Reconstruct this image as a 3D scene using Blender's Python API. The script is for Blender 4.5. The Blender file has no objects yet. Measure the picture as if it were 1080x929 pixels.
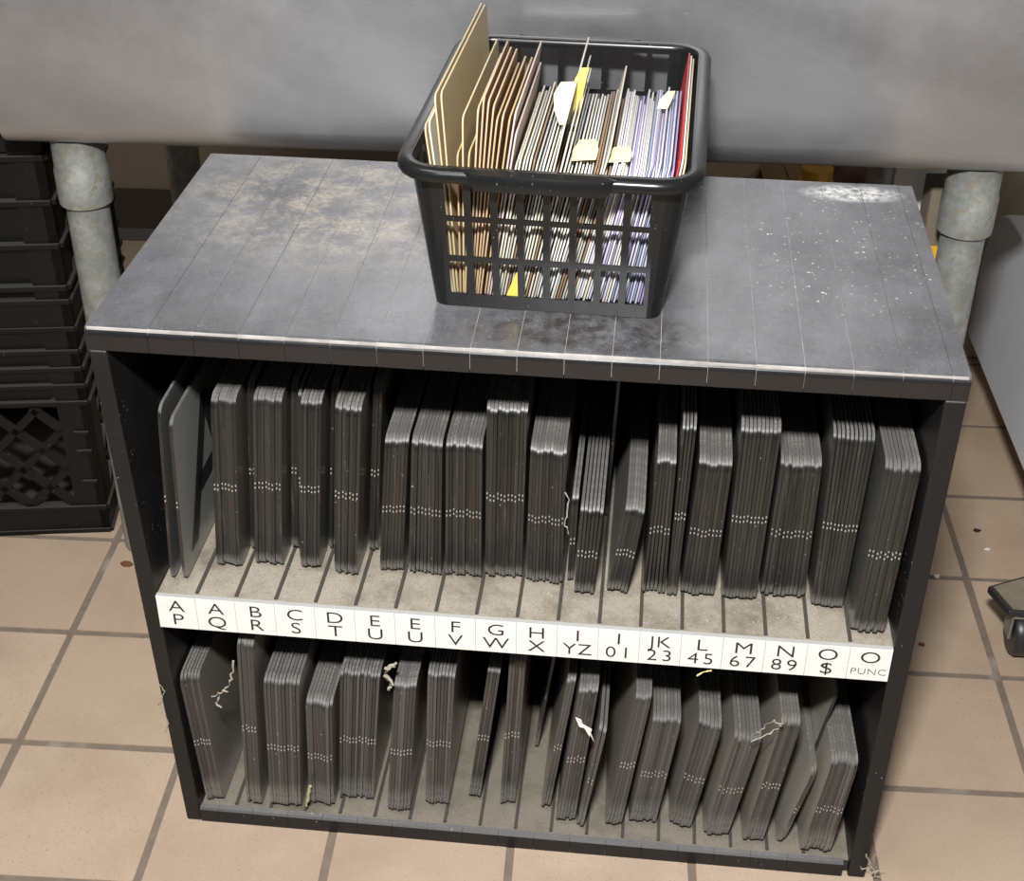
import bpy, bmesh, math, random
from mathutils import Vector, Matrix
random.seed(7)
sc = bpy.context.scene
COL = sc.collection
# ------------------------------------------------------------------ camera, world, lights, exposure
cam_d = bpy.data.cameras.new('camera'); cam = bpy.data.objects.new('camera', cam_d); COL.objects.link(cam)
cam.location = (0.48471, -1.05923, 1.22835); cam.rotation_euler = (0.9895, -0.0059, 0.1053)
cam_d.sensor_fit = 'HORIZONTAL'; cam_d.sensor_width = 36.0; cam_d.lens = 1518.4 / 1080 * 36.0; cam_d.clip_start = 0.02
sc.camera = cam
w = bpy.data.worlds.new('world'); sc.world = w; w.use_nodes = True
w.node_tree.nodes['Background'].inputs[0].default_value = (0.95, 0.97, 1.0, 1)
w.node_tree.nodes['Background'].inputs[1].default_value = 0.10
def area(name, loc, target, sx, sy, power, col=(1, 1, 1)):
    l = bpy.data.lights.new(name, 'AREA'); l.shape = 'RECTANGLE'; l.size = sx; l.size_y = sy; l.energy = power; l.color = col
    o = bpy.data.objects.new(name, l); COL.objects.link(o); o.location = loc
    o.rotation_euler = (Vector(target) - Vector(loc)).to_track_quat('-Z', 'Y').to_euler(); return o
area('camera_flash', (0.41, -1.10, 1.76), (0.42, 0.10, 0.42), 0.16, 0.10, 54, (1.0, 0.985, 0.96))
area('ceiling_lamp', (-0.3, -0.5, 2.6), (0.2, 0.1, 0), 1.2, 0.6, 20, (1.0, 0.98, 0.95))
vs = sc.view_settings; vs.view_transform = 'Standard'; vs.look = 'None'; vs.gamma = 1.0; vs.exposure = 0.0; vs.use_curve_mapping = False

# ------------------------------------------------------------------ helpers
TH = 0.0393; CT, ST = math.cos(TH), math.sin(TH)     # the room is turned a little against the rack
W, D, H = 0.76, 0.4037, 0.6188
def room(u, v, z=0.0): return Vector((u * CT - v * ST, u * ST + v * CT, z))
class MB:
    def __init__(s): s.v = []; s.f = []; s.m = []
    def add(s, vs_, fs, mi=0):
        o = len(s.v); s.v += [tuple(a) for a in vs_]; s.f += [tuple(i + o for i in f) for f in fs]; s.m += [mi] * len(fs); return s
    def box(s, x0, y0, z0, x1, y1, z1, mi=0):
        return s.add([(x0,y0,z0),(x1,y0,z0),(x1,y1,z0),(x0,y1,z0),(x0,y0,z1),(x1,y0,z1),(x1,y1,z1),(x0,y1,z1)],
                     [(0,3,2,1),(4,5,6,7),(0,1,5,4),(1,2,6,5),(2,3,7,6),(3,0,4,7)], mi)
    def prism(s, pts, axis, a, b, mi=0):
        # outline of 2D points extruded along an axis: X -> pts are (y,z); Y -> (x,z); Z -> (x,y)
        n = len(pts)
        def P(q, t): return (t, q[0], q[1]) if axis == 'X' else (q[0], t, q[1]) if axis == 'Y' else (q[0], q[1], t)
        vv = [P(q, a) for q in pts] + [P(q, b) for q in pts]
        ff = [tuple(range(n))[::-1], tuple(range(n, 2 * n))] + [(i, (i + 1) % n, n + (i + 1) % n, n + i) for i in range(n)]
        return s.add(vv, ff, mi)
    def tube(s, path, r, n=8, mi=0, cap=True):
        path = [Vector(q) for q in path]; k = len(path); rings = []
        for i in range(k):
            d = (path[min(i + 1, k - 1)] - path[max(i - 1, 0)]).normalized()
            up = Vector((0, 0, 1)) if abs(d.z) < 0.9 else Vector((1, 0, 0))
            a = d.cross(up).normalized(); b = d.cross(a)
            rr = r[i] if isinstance(r, (list, tuple)) else r
            rings += [path[i] + a * (rr * math.cos(2 * math.pi * j / n)) + b * (rr * math.sin(2 * math.pi * j / n)) for j in range(n)]
        ff = [(i * n + j, i * n + (j + 1) % n, (i + 1) * n + (j + 1) % n, (i + 1) * n + j) for i in range(k - 1) for j in range(n)]
        if cap: ff += [tuple(range(n))[::-1], tuple(range((k - 1) * n, k * n))]
        return s.add(rings, ff, mi)
    def lathe(s, prof, c=(0, 0), n=28, mi=0):
        return s.tube([(c[0], c[1], z) for r, z in prof], [r for r, z in prof], n, mi) if False else s._lathe(prof, c, n, mi)
    def _lathe(s, prof, c, n, mi):
        vv = [(c[0] + r * math.cos(2 * math.pi * j / n), c[1] + r * math.sin(2 * math.pi * j / n), z) for r, z in prof for j in range(n)]
        k = len(prof)
        ff = [(i * n + j, i * n + (j + 1) % n, (i + 1) * n + (j + 1) % n, (i + 1) * n + j) for i in range(k - 1) for j in range(n)]
        ff += [tuple(range(n))[::-1], tuple(range((k - 1) * n, k * n))]
        return s.add(vv, ff, mi)
    def mesh(s, name, mats, smooth=None):
        me = bpy.data.meshes.new(name); me.from_pydata(s.v, [], s.f)
        for i, mi in enumerate(s.m): me.polygons[i].material_index = mi
        for mt in (mats if isinstance(mats, (list, tuple)) else [mats]): me.materials.append(mt)
        bm = bmesh.new(); bm.from_mesh(me); bmesh.ops.recalc_face_normals(bm, faces=bm.faces); bm.to_mesh(me); bm.free()
        if smooth:
            me.polygons.foreach_set('use_smooth', [True] * len(me.polygons)); me.set_sharp_from_angle(angle=math.radians(smooth))
        return me
    def build(s, name, mats, parent=None, smooth=None, bevel=0, seg=2):
        return link(name, s.mesh(name, mats, smooth), parent, bevel, seg)
def link(name, me, parent=None, bevel=0, seg=2):
    o = bpy.data.objects.new(name, me); COL.objects.link(o); o.parent = parent
    if bevel:
        b = o.modifiers.new('bevel', 'BEVEL'); b.width = bevel; b.segments = seg; b.limit_method = 'ANGLE'; b.angle_limit = math.radians(35); b.harden_normals = True
        me.polygons.foreach_set('use_smooth', [True] * len(me.polygons)); me.set_sharp_from_angle(angle=math.radians(50))
    return o
def tag(o, label=None, cat=None, group=None, kind=None):
    for k, v_ in (('label', label), ('category', cat), ('group', group), ('kind', kind)):
        if v_: o[k] = v_
    return o
def empty(name, loc=(0, 0, 0), rz=0):
    o = bpy.data.objects.new(name, None); COL.objects.link(o); o.location = loc; o.rotation_euler.z = rz; return o
def rrect(x0, y0, x1, y1, r, n=4):
    out = []
    for cx, cy, a0 in ((x1 - r, y0 + r, -90), (x1 - r, y1 - r, 0), (x0 + r, y1 - r, 90), (x0 + r, y0 + r, 180)):
        for i in range(n + 1):
            a = math.radians(a0 + 90 * i / n); out.append((cx + r * math.cos(a), cy + r * math.sin(a)))
    return out
# ------------------------------------------------------------------ materials
class NT:
    def __init__(s, name):
        s.m = bpy.data.materials.new(name); s.m.use_nodes = True; s.t = s.m.node_tree; s.b = s.t.nodes['Principled BSDF']
    def n(s, typ, **kw):
        nd = s.t.nodes.new(typ)
        for k, v_ in kw.items(): setattr(nd, k, v_)
        return nd
    def l(s, a, b): s.t.links.new(a, b)
    def coord(s, which='Object', scale=(1, 1, 1), rot=(0, 0, 0)):
        c = s.n('ShaderNodeTexCoord'); mp = s.n('ShaderNodeMapping'); mp.inputs['Scale'].default_value = scale; mp.inputs['Rotation'].default_value = rot
        s.l(c.outputs[which], mp.inputs[0]); return mp.outputs[0]
    def coord_rs(s, scale, rot):
        # turned first, then stretched, so that streaks run at an angle
        a = s.coord('Object', (1, 1, 1), rot); mp = s.n('ShaderNodeMapping'); mp.inputs['Scale'].default_value = scale; s.l(a, mp.inputs[0]); return mp.outputs[0]
    def wpos(s, scale=(1, 1, 1), rot=(0, 0, 0)):
        c = s.n('ShaderNodeNewGeometry'); mp = s.n('ShaderNodeMapping'); mp.inputs['Scale'].default_value = scale; mp.inputs['Rotation'].default_value = rot
        s.l(c.outputs['Position'], mp.inputs[0]); return mp.outputs[0]
    def noise(s, vec, scale, detail=4, rough=0.6):
        nd = s.n('ShaderNodeTexNoise'); nd.inputs['Scale'].default_value = scale; nd.inputs['Detail'].default_value = detail; nd.inputs['Roughness'].default_value = rough
        s.l(vec, nd.inputs['Vector']); return nd.outputs[0]
    def ramp(s, fac, p0, p1, c0=(0, 0, 0, 1), c1=(1, 1, 1, 1)):
        r = s.n('ShaderNodeValToRGB'); e = r.color_ramp.elements; e[0].position = p0; e[1].position = p1; e[0].color = c0; e[1].color = c1
        s.l(fac, r.inputs[0]); return r.outputs[0]
    def mix(s, fac, a, b):
        mx = s.n('ShaderNodeMix', data_type='RGBA'); 
        for i, x in ((0, fac), (6, a), (7, b)):
            if isinstance(x, (int, float)): mx.inputs[i].default_value = x
            elif isinstance(x, tuple): mx.inputs[i].default_value = x if len(x) == 4 else x + (1,)
            else: s.l(x, mx.inputs[i])
        return mx.outputs[2]
    def math(s, op, a, b=0.0):
        m_ = s.n('ShaderNodeMath', operation=op)
        for i, x in enumerate((a, b)):
            if isinstance(x, (int, float)): m_.inputs[i].default_value = x
            else: s.l(x, m_.inputs[i])
        return m_.outputs[0]
    def normz(s):
        g = s.n('ShaderNodeNewGeometry'); sp = s.n('ShaderNodeSeparateXYZ'); s.l(g.outputs['Normal'], sp.inputs[0]); return sp.outputs[2]
    def set(s, base=None, rough=None, metal=None, bump=None, bs=0.2, bd=0.001, spec=None):
        for nm, x in (('Base Color', base), ('Roughness', rough), ('Metallic', metal), ('Specular IOR Level', spec)):
            if x is None: continue
            if isinstance(x, tuple): s.b.inputs[nm].default_value = x if len(x) == 4 else x + (1,)
            elif isinstance(x, (int, float)): s.b.inputs[nm].default_value = x
            else: s.l(x, s.b.inputs[nm])
        if bump is not None:
            bp = s.n('ShaderNodeBump'); bp.inputs['Strength'].default_value = bs; bp.inputs['Distance'].default_value = bd
            s.l(bump, bp.inputs['Height']); s.l(bp.outputs[0], s.b.inputs['Normal'])
        return s.m
def simple(name, col, rough=0.5, metal=0.0, var=0.25, sc_=30.0, bs=0.15):
    m = NT(name); c = m.coord(); nz = m.noise(c, sc_)
    lo = tuple(x * (1 - var) for x in col); hi = tuple(min(1, x * (1 + var)) for x in col)
    return m.set(m.mix(nz, lo, hi), rough, metal, nz, bs)

def m_tile():
    m = NT('quarry_tile'); c = m.wpos()
    oi = m.n('ShaderNodeObjectInfo')
    base = m.mix(oi.outputs['Random'], (0.43, 0.33, 0.24), (0.50, 0.39, 0.29))
    big = m.noise(c, 7, 5); base = m.mix(m.ramp(big, 0.45, 0.75), base, (0.38, 0.285, 0.205))
    spk = m.noise(c, 420, 2, 0.7); base = m.mix(m.ramp(spk, 0.60, 0.72), base, (0.30, 0.21, 0.15))
    spk2 = m.noise(c, 60, 3, 0.7); base = m.mix(m.ramp(spk2, 0.70, 0.78), base, (0.22, 0.15, 0.10))
    return m.set(base, 0.55, 0, spk, 0.12, 0.0006)
def m_grout():
    m = NT('grout'); c = m.wpos(); a = m.noise(c, 60, 5); b = m.noise(c, 6, 3)
    col = m.mix(a, (0.13, 0.10, 0.075), (0.25, 0.20, 0.155)); col = m.mix(m.ramp(b, 0.60, 0.72), col, (0.40, 0.36, 0.30))
    return m.set(col, 0.9, 0, a, 0.4)
def m_rack(name, dust, scratch=True):
    # black plastic, with grime and dust settled on whatever faces up
    m = NT(name); c = m.wpos()
    n1 = m.noise(c, 14, 6, 0.65); n2 = m.noise(c, 260, 3, 0.7)
    col = m.mix(n1, (0.006, 0.006, 0.0065), (0.016, 0.0155, 0.016))
    up = m.ramp(m.normz(), 0.55, 0.95)
    dcol = m.mix(n1, (0.16, 0.16, 0.17), (0.27, 0.265, 0.265))
    col = m.mix(m.math('MULTIPLY', up, m.math('MULTIPLY', dust, m.math('ADD', 0.6, m.math('MULTIPLY', n2, 0.5)))), col, dcol)
    fl = m.noise(m.wpos((1, 1, 1)), 330, 1, 0.4); fl2 = m.noise(c, 9, 4, 0.7)
    flecks = m.math('MULTIPLY', m.ramp(fl, 0.72, 0.75), m.ramp(fl2, 0.50, 0.62))
    col = m.mix(m.math('MULTIPLY', flecks, 0.8), col, (0.62, 0.60, 0.56))
    return m.set(col, m.mix(n1, (0.34,) * 3, (0.55,) * 3), 0, n2, 0.10, 0.0005, 0.35)
def m_racktop():
    m = NT('rack_top_plastic'); c = m.wpos()
    n1 = m.noise(c, 11, 6, 0.68); n2 = m.noise(c, 300, 3, 0.75)
    col = m.mix(n1, (0.006, 0.006, 0.0072), (0.015, 0.015, 0.017))
    up = m.ramp(m.normz(), 0.6, 0.97)
    dcol = m.mix(m.ramp(n1, 0.35, 0.7), (0.10, 0.102, 0.113), (0.205, 0.206, 0.222))
    col = m.mix(m.math('MULTIPLY', up, m.math('MULTIPLY', m.math('ADD', 0.55, m.math('MULTIPLY', n2, 0.5)), m.ramp(m.noise(m.wpos((5, 2.2, 1)), 2.6, 5, 0.7), 0.30, 0.62, (.45, .45, .45, 1)))), col, dcol)
    col = m.mix(m.math('MULTIPLY', m.ramp(m.noise(c, 700, 2, 0.8), 0.50, 0.80), m.math('MULTIPLY', up, 0.30)), col, (0.36, 0.36, 0.37))
    col = m.mix(m.math('MULTIPLY', m.ramp(m.noise(c, 420, 2, 0.8), 0.55, 0.8), m.math('MULTIPLY', up, 0.55)), col, (0.05, 0.05, 0.055))
    # tan crust on the left half towards the back
    g = m.n('ShaderNodeTexGradient', gradient_type='SPHERICAL')
    mp = m.n('ShaderNodeMapping'); mp.vector_type = 'POINT'; mp.inputs['Location'].default_value = (-0.18 * 4.2, -0.29 * 5.0, 0); mp.inputs['Scale'].default_value = (4.2, 5.0, 0)
    ge = m.n('ShaderNodeNewGeometry'); m.l(ge.outputs['Position'], mp.inputs[0]); m.l(mp.outputs[0], g.inputs[0])
    crust = m.math('MULTIPLY', m.ramp(g.outputs[1], 0.05, 0.6), m.math('MULTIPLY', m.ramp(m.noise(c, 24, 8, 0.8), 0.44, 0.58), m.ramp(m.noise(c, 190, 3, 0.8), 0.30, 0.60)))
    col = m.mix(m.math('MULTIPLY', m.math('MULTIPLY', crust, up), 0.75), col, (0.40, 0.345, 0.265))
    # dark stain by the front of the basket
    g2 = m.n('ShaderNodeTexGradient', gradient_type='SPHERICAL')
    mp2 = m.n('ShaderNodeMapping'); mp2.inputs['Location'].default_value = (-0.44 * 8, -0.045 * 18, 0); mp2.inputs['Scale'].default_value = (8, 18, 0)
    m.l(ge.outputs['Position'], mp2.inputs[0]); m.l(mp2.outputs[0], g2.inputs[0])
    st = m.math('MULTIPLY', m.ramp(g2.outputs[1], 0.0, 0.5), m.ramp(m.noise(c, 55, 6, 0.75), 0.42, 0.58))
    col = m.mix(m.math('MULTIPLY', m.math('MULTIPLY', st, up), 0.85), col, (0.035, 0.030, 0.028))
    # powder spill near the back right corner, and white flecks
    g3 = m.n('ShaderNodeTexGradient', gradient_type='SPHERICAL')
    mp3 = m.n('ShaderNodeMapping'); mp3.inputs['Location'].default_value = (-0.695 * 17, -0.372 * 40, 0); mp3.inputs['Scale'].default_value = (17, 40, 0)
    m.l(ge.outputs['Position'], mp3.inputs[0]); m.l(mp3.outputs[0], g3.inputs[0])
    sp = m.math('MULTIPLY', m.ramp(g3.outputs[1], 0.0, 0.55), m.ramp(m.noise(c, 120, 6, 0.8), 0.38, 0.58))
    g4 = m.n('ShaderNodeTexGradient', gradient_type='SPHERICAL')
    mp4 = m.n('ShaderNodeMapping'); mp4.inputs['Location'].default_value = (-0.675 * 8, -0.235 * 6.5, 0); mp4.inputs['Scale'].default_value = (8, 6.5, 0)
    m.l(ge.outputs['Position'], mp4.inputs[0]); m.l(mp4.outputs[0], g4.inputs[0])
    fl = m.math('MULTIPLY', m.ramp(m.noise(c, 250, 2, 0.5), 0.69, 0.73), m.ramp(m.math('ADD', g4.outputs[1], 0.16), 0.10, 0.55))
    allw = m.math('MAXIMUM', sp, fl)
    col = m.mix(m.math('MULTIPLY', m.math('MULTIPLY', allw, up), 0.9), col, (0.80, 0.79, 0.77))
    # fine scratches
    v1 = m.noise(m.wpos((3, 260, 1), (0, 0, 0.5)), 5, 2, 0.5)
    col = m.mix(m.math('MULTIPLY', m.math('MULTIPLY', m.ramp(v1, 0.70, 0.74), up), 0.25), col, (0.45, 0.44, 0.43))
    return m.set(col, m.mix(n1, (0.18,) * 3, (0.38,) * 3), 0, n2, 0.06, 0.0006, 0.75)
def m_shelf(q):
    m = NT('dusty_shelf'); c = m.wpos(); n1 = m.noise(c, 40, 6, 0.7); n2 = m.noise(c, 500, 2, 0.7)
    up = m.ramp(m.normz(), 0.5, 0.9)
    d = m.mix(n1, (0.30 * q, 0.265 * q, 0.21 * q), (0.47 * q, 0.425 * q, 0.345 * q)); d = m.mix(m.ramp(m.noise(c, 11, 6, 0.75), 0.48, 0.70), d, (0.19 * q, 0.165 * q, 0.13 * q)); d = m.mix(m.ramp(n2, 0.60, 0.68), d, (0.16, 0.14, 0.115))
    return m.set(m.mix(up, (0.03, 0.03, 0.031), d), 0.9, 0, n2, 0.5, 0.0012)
def m_panel(name, tint, dq=1.0):
    # dark plastic sheet: dusty on top edges and towards the foot of the front edge
    m = NT(name); c = m.coord(); n1 = m.noise(c, 30, 5, 0.7); oi = m.n('ShaderNodeObjectInfo')
    n2 = m.noise(c, 340, 2, 0.7)
    edge = m.mix(oi.outputs['Random'], tuple(x * (2 * dq - 1) for x in (0.0075, 0.0075, 0.0072)), tuple(x * (2 * dq - 1) for x in (0.026, 0.025, 0.0235)))
    edge = m.mix(m.ramp(m.noise(m.wpos((400, 10, 14)), 1, 4, 0.7), 0.58, 0.80), edge, (0.10, 0.092, 0.08))
    face = m.mix(n1, tuple(x * 0.75 for x in tint), tint)
    g = m.n('ShaderNodeNewGeometry'); sp = m.n('ShaderNodeSeparateXYZ'); tr = m.n('ShaderNodeVectorTransform', vector_type='NORMAL', convert_from='WORLD', convert_to='OBJECT')
    m.l(g.outputs['Normal'], tr.inputs[0]); m.l(tr.outputs[0], sp.inputs[0])
    fx = m.ramp(m.math('ABSOLUTE', sp.outputs[0]), 0.6, 0.9)
    col = m.mix(fx, edge, face)
    up = m.ramp(m.normz(), 0.45, 0.9)
    dust = m.mix(m.ramp(n2, 0.35, 0.7), (0.10, 0.096, 0.088), (0.25, 0.24, 0.222))
    dust = m.mix(oi.outputs['Random'], dust, (0.11, 0.105, 0.10))
    col = m.mix(m.math('MULTIPLY', up, 0.92), col, dust)
    tc = m.n('ShaderNodeTexCoord'); s3 = m.n('ShaderNodeSeparateXYZ'); m.l(tc.outputs['Object'], s3.inputs[0])
    foot = m.ramp(m.math('ADD', s3.outputs[2], m.math('MULTIPLY', n1, 0.010)), 0.013, 0.024 * dq, (1, 1, 1, 1), (0, 0, 0, 1))
    col = m.mix(m.math('MULTIPLY', foot, m.ramp(n2, 0.22, 0.55)), col, (0.25, 0.24, 0.22))
    fl = m.ramp(m.noise(m.wpos(), 260, 2, 0.6), 0.73, 0.76)
    col = m.mix(m.math('MULTIPLY', fl, 0.6), col, (0.6, 0.58, 0.54))
    return m.set(col, m.mix(up, (0.29,) * 3, (0.62,) * 3), 0, n2, 0.15, 0.0004, 0.6)
def m_steel():
    m = NT('brushed_steel'); c = m.coord_rs((7, 7, 420), (0, -0.26, 0)); br = m.noise(c, 3, 5, 0.75)
    cl = m.noise(m.coord_rs((1.1, 1.1, 4.5), (0, -0.40, 0)), 1.7, 2, 0.5)
    sm = m.noise(m.coord('Object', (9, 9, 9)), 3.0, 6, 0.7)
    col = m.mix(br, (0.27, 0.274, 0.286), (0.50, 0.507, 0.528)); col = m.mix(m.math('MULTIPLY', m.ramp(cl, 0.32, 0.72), m.math('ADD', .45, br)), col, (0.62, 0.627, 0.65))
    fl = m.ramp(m.noise(m.coord(), 130, 2, 0.6), 0.73, 0.75)
    col = m.mix(m.math('MULTIPLY', fl, 0.5), col, (0.8, 0.8, 0.8))
    return m.set(col, m.mix(sm, (0.36,) * 3, (0.56,) * 3), 0.92, br, 0.12, 0.0005)
def m_galv():
    m = NT('galvanised_pipe'); c = m.coord(); n1 = m.noise(c, 22, 6, 0.7); n2 = m.noise(c, 70, 4, 0.7)
    col = m.mix(m.ramp(n1, 0.35, 0.65), (0.20, 0.215, 0.20), (0.40, 0.42, 0.405)); col = m.mix(m.ramp(n2, 0.52, 0.66), col, (0.25, 0.225, 0.16))
    return m.set(col, m.mix(n2, (0.35,) * 3, (0.7,) * 3), 0.35, n2, 0.25, 0.0008)
def m_card(name, col, edge=None):
    m = NT(name); c = m.coord(); n1 = m.noise(c, 26, 3, 0.6)
    k = m.mix(n1, tuple(x * 0.86 for x in col), col)
    return m.set(k, 0.42, 0, None, spec=0.4)
def m_wall():
    m = NT('wall_paint'); c = m.wpos(); n1 = m.noise(c, 8, 5, 0.7); return m.set(m.mix(n1, (0.24, 0.19, 0.14), (0.33, 0.265, 0.20)), 0.6, 0, n1, 0.1)
MT = m_tile(); MG = m_grout(); MR = m_rack('rack_plastic', 0.9); MTOP = m_racktop(); MSH = m_shelf(0.88); MSH_SHADED = m_shelf(0.55)  # the second, dimmer shelf tone has shade as well as grime in it
MP = m_panel('letter_plate_plastic', (0.10, 0.104, 0.10)); MPT = m_panel('letter_plate_lit_dusty_face', (0.28, 0.29, 0.28)); MPL = m_panel('dustier_letter_plate', (0.20, 0.185, 0.16), 2.0); MPLT = m_panel('dustier_lit_letter_plate', (0.38, 0.355, 0.31), 2.0)  # two paler copies: faces tinted for flash brightness as well as dust
MTICK = simple('plate_tick', (0.40, 0.385, 0.35), 0.5, var=0.4, sc_=90)
MS = m_steel(); MGAL = m_galv(); MW = m_wall()
MBLK = simple('black_plastic', (0.022, 0.022, 0.024), 0.38, var=0.3, sc_=40)
MBAS = NT('basket_plastic'); _c = MBAS.coord(); _n = MBAS.noise(_c, 60, 4)
MBAS = MBAS.set(MBAS.mix(MBAS.ramp(MBAS.noise(_c, 340, 2, .6), 0.74, 0.76), MBAS.mix(_n, (0.006, 0.0065, 0.007), (0.012, 0.0135, 0.014)), (0.30, 0.30, 0.29)), 0.27, 0, _n, 0.08, 0.0005, 0.42)
MCR = NT('crate_plastic'); _c = MCR.coord(); _n = MCR.noise(_c, 25, 5, .7)
MCR = MCR.set(MCR.mix(MCR.math('MULTIPLY', MCR.ramp(MCR.normz(), .6, .9), .35), MCR.mix(MCR.ramp(MCR.noise(_c, 120, 3, .6), 0.70, 0.74), MCR.mix(_n, (0.003, 0.003, 0.003), (0.007, 0.0065, 0.006)), (0.09, 0.085, 0.08)), (0.14, 0.135, 0.13)), 0.42, 0, _n, 0.2, spec=0.3)  # upward faces paler in the colour, so ledges appear to catch the lamp
MWH = NT('label_card'); _c = MWH.wpos(); MWH = MWH.set(MWH.mix(MWH.ramp(MWH.noise(_c, 60, 4), 0.6, 0.8), (0.83, 0.83, 0.81), (0.76, 0.73, 0.66)), 0.45)
MINK = simple('black_ink', (0.012, 0.012, 0.013), 0.5, var=0.1); MINK2 = simple('faint_ink', (0.10, 0.10, 0.10), 0.5, var=0.1)
MGREY = simple('label_backing', (0.42, 0.42, 0.41), 0.6, var=0.1)
MAPP = simple('appliance_paint', (0.80, 0.84, 0.90), 0.32, var=0.05, sc_=8, bs=0.03)
MYEL = simple('yellow_paper', (0.90, 0.66, 0.12), 0.6, var=0.1); MPALE = simple('pale_yellow_paper', (0.92, 0.83, 0.42), 0.6, var=0.06)
MWEB = simple('cobweb_thread', (0.40, 0.37, 0.31), 0.8, var=0.2); MPAP = simple('white_scrap', (0.85, 0.84, 0.8), 0.7, var=0.1)

# ------------------------------------------------------------------ setting
S, OX, OY = 0.1958, -0.2210, 0.2894
fl = MB().box(-3.2, -3.2, -0.03, 3.2, 1.47, -0.0015).build('floor', MG); fl.rotation_euler.z = TH; tag(fl, kind='structure', label='tan quarry tile floor with brown grout')
gp = 0.0090
TM = []
for k in range(4):
    r_ = random.Random(k); q = 0.0008
    TM.append(MB().prism([(x + r_.uniform(-q, q), y + r_.uniform(-q, q)) for x, y in rrect(gp / 2, gp / 2, S - gp / 2, S - gp / 2, 0.003, 2)], 'Z', -0.012, 0.0).mesh('tile', MT))
fi = Matrix.Rotation(-TH, 4, 'Z')
n_t = 0
for i in range(-6, 12):
    for j in range(-10, 6):
        o = bpy.data.objects.new('tile', TM[(i * 7 + j * 3) % 4]); COL.objects.link(o); o.parent = fl
        o.location = fi @ Vector((OX + S * (i * CT - j * ST), OY + S * (i * ST + j * CT), 0)); o.location.z = -0.0003 * ((i * 5 + j * 11) % 3)
wl = MB().box(-3.2, 1.47, -0.03, 3.2, 1.57, 2.7).build('wall_back', MW); wl.rotation_euler.z = TH; tag(wl, kind='structure', label='beige painted wall behind the sink')
bb = MB().prism([(1.445, 0.0), (1.47, 0.0), (1.47, 0.10), (1.463, 0.10), (1.460, 0.02)], 'X', -3.2, 3.2).build('baseboard_back', simple('base_tile', (0.06, 0.045, 0.035), 0.5)); bb.rotation_euler.z = TH; tag(bb, kind='structure', label='dark brown cove base along the wall')

# ------------------------------------------------------------------ letter rack
rack = tag(empty('letter_rack', (0, 0, 0)), 'black plastic two-shelf rack for letter panels with white lettered strip', 'rack')
IL, IR, TK = 0.0179, 0.0026, 0.0165
def xl(z): return IL * (1 - z / H)
def xr(z): return W - IR * (1 - z / H)
zt = H - 0.0233
def side(f0, f1):
    m = MB(); a = [(f0(0), f1(0), 0.0), (f0(zt), f1(zt), zt)]
    vv = []
    for x0, x1, z in a: vv += [(x0, 0.0, z), (x1, 0.0, z), (x1, D - 0.002, z), (x0, D - 0.002, z)]
    m.add(vv, [(0, 3, 2, 1), (4, 5, 6, 7), (0, 1, 5, 4), (1, 2, 6, 5), (2, 3, 7, 6), (3, 0, 4, 7)])
    return m.build('side_panel', MR, rack, bevel=0.0022)
side(xl, lambda z: xl(z) + TK); side(lambda z: xr(z) - TK - 0.002, xr)
top = MB().box(0.002, 0.0018, zt + 0.003, W - 0.002, D - 0.002, H - 0.0009).build('top', simple('joint_dust', (.42, .40, .38), .8, var=.7, sc_=40), rack)
xs = [0.0] + [0.0565 + 0.0405 * k for k in range(18)] + [W]
prof = [(D, zt), (D, H - 0.004), (D - 0.004, H)]
for k in range(8):
    a = math.radians(90 + 90 * k / 7); prof.append((0.0075 + 0.0075 * math.cos(a), H - 0.0075 + 0.0075 * math.sin(a)))
prof += [(0.0, zt + 0.001), (0.001, zt)]
for k in range(19):
    g = 0.00022; a = xs[k] + (0 if k == 0 else g); b = xs[k + 1] - (0 if k == 18 else g)
    dz = random.uniform(-0.0004, 0.0003)
    pr = [(y, z + (dz if z > H - 0.01 else 0)) for y, z in prof]
    MB().prism(pr, 'X', a, b).build('slat', MTOP, top)
# back with finger gaps in its upper corners
zb = zt - 0.002
bo = [(0.020, 0.02), (W - 0.02, 0.02), (W - 0.02, zb - 0.06), (W - 0.032, zb - 0.06), (W - 0.036, zb - 0.055), (W - 0.036, zb), (0.070, zb), (0.070, zb - 0.075), (0.062, zb - 0.088), (0.052, zb - 0.088), (0.046, zb - 0.075), (0.046, zb), (0.02, zb)]
MB().prism(bo, 'Y', D - 0.012, D - 0.004).build('back_panel', MR, rack)
ZS, ZB = 0.3205, 0.0165
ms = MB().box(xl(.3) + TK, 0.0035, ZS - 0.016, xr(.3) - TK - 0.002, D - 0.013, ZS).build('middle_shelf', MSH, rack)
bs_ = MB().box(xl(0) + TK, 0.008, 0.0, xr(0) - TK - 0.002, D - 0.013, ZB).build('bottom_shelf', MSH_SHADED, rack)
MRIB = simple('shelf_rib', (0.06, 0.054, 0.046), 0.7, var=0.4, sc_=60)
PX0, PX1 = 0.0254, W - 0.0202; CELL = (PX1 - PX0) / 18
rib = MB().box(-0.0017, 0.006, -0.0005, 0.0017, D - 0.015, 0.0018).mesh('rib', MRIB)
for k in range(1, 18):
    o = link('rib', rib, ms); o.location = (PX0 + CELL * k, 0, ZS)
    o = link('rib', rib, bs_); o.location = (0.034 + 0.0387 * k, 0.006, ZB)
lip_x = [xl(0) + TK] + [0.055 + 0.0387 * k for k in range(17)] + [0.733]
for k in range(len(lip_x) - 1):
    MB().prism([(0.0, 0.0), (0.0082, 0.0), (0.0082, 0.019), (0.002, 0.0195), (0.0, 0.0175)], 'X', lip_x[k] + 0.00015, lip_x[k + 1] - 0.00015).build('lip_segment', MR, bs_)
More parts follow.
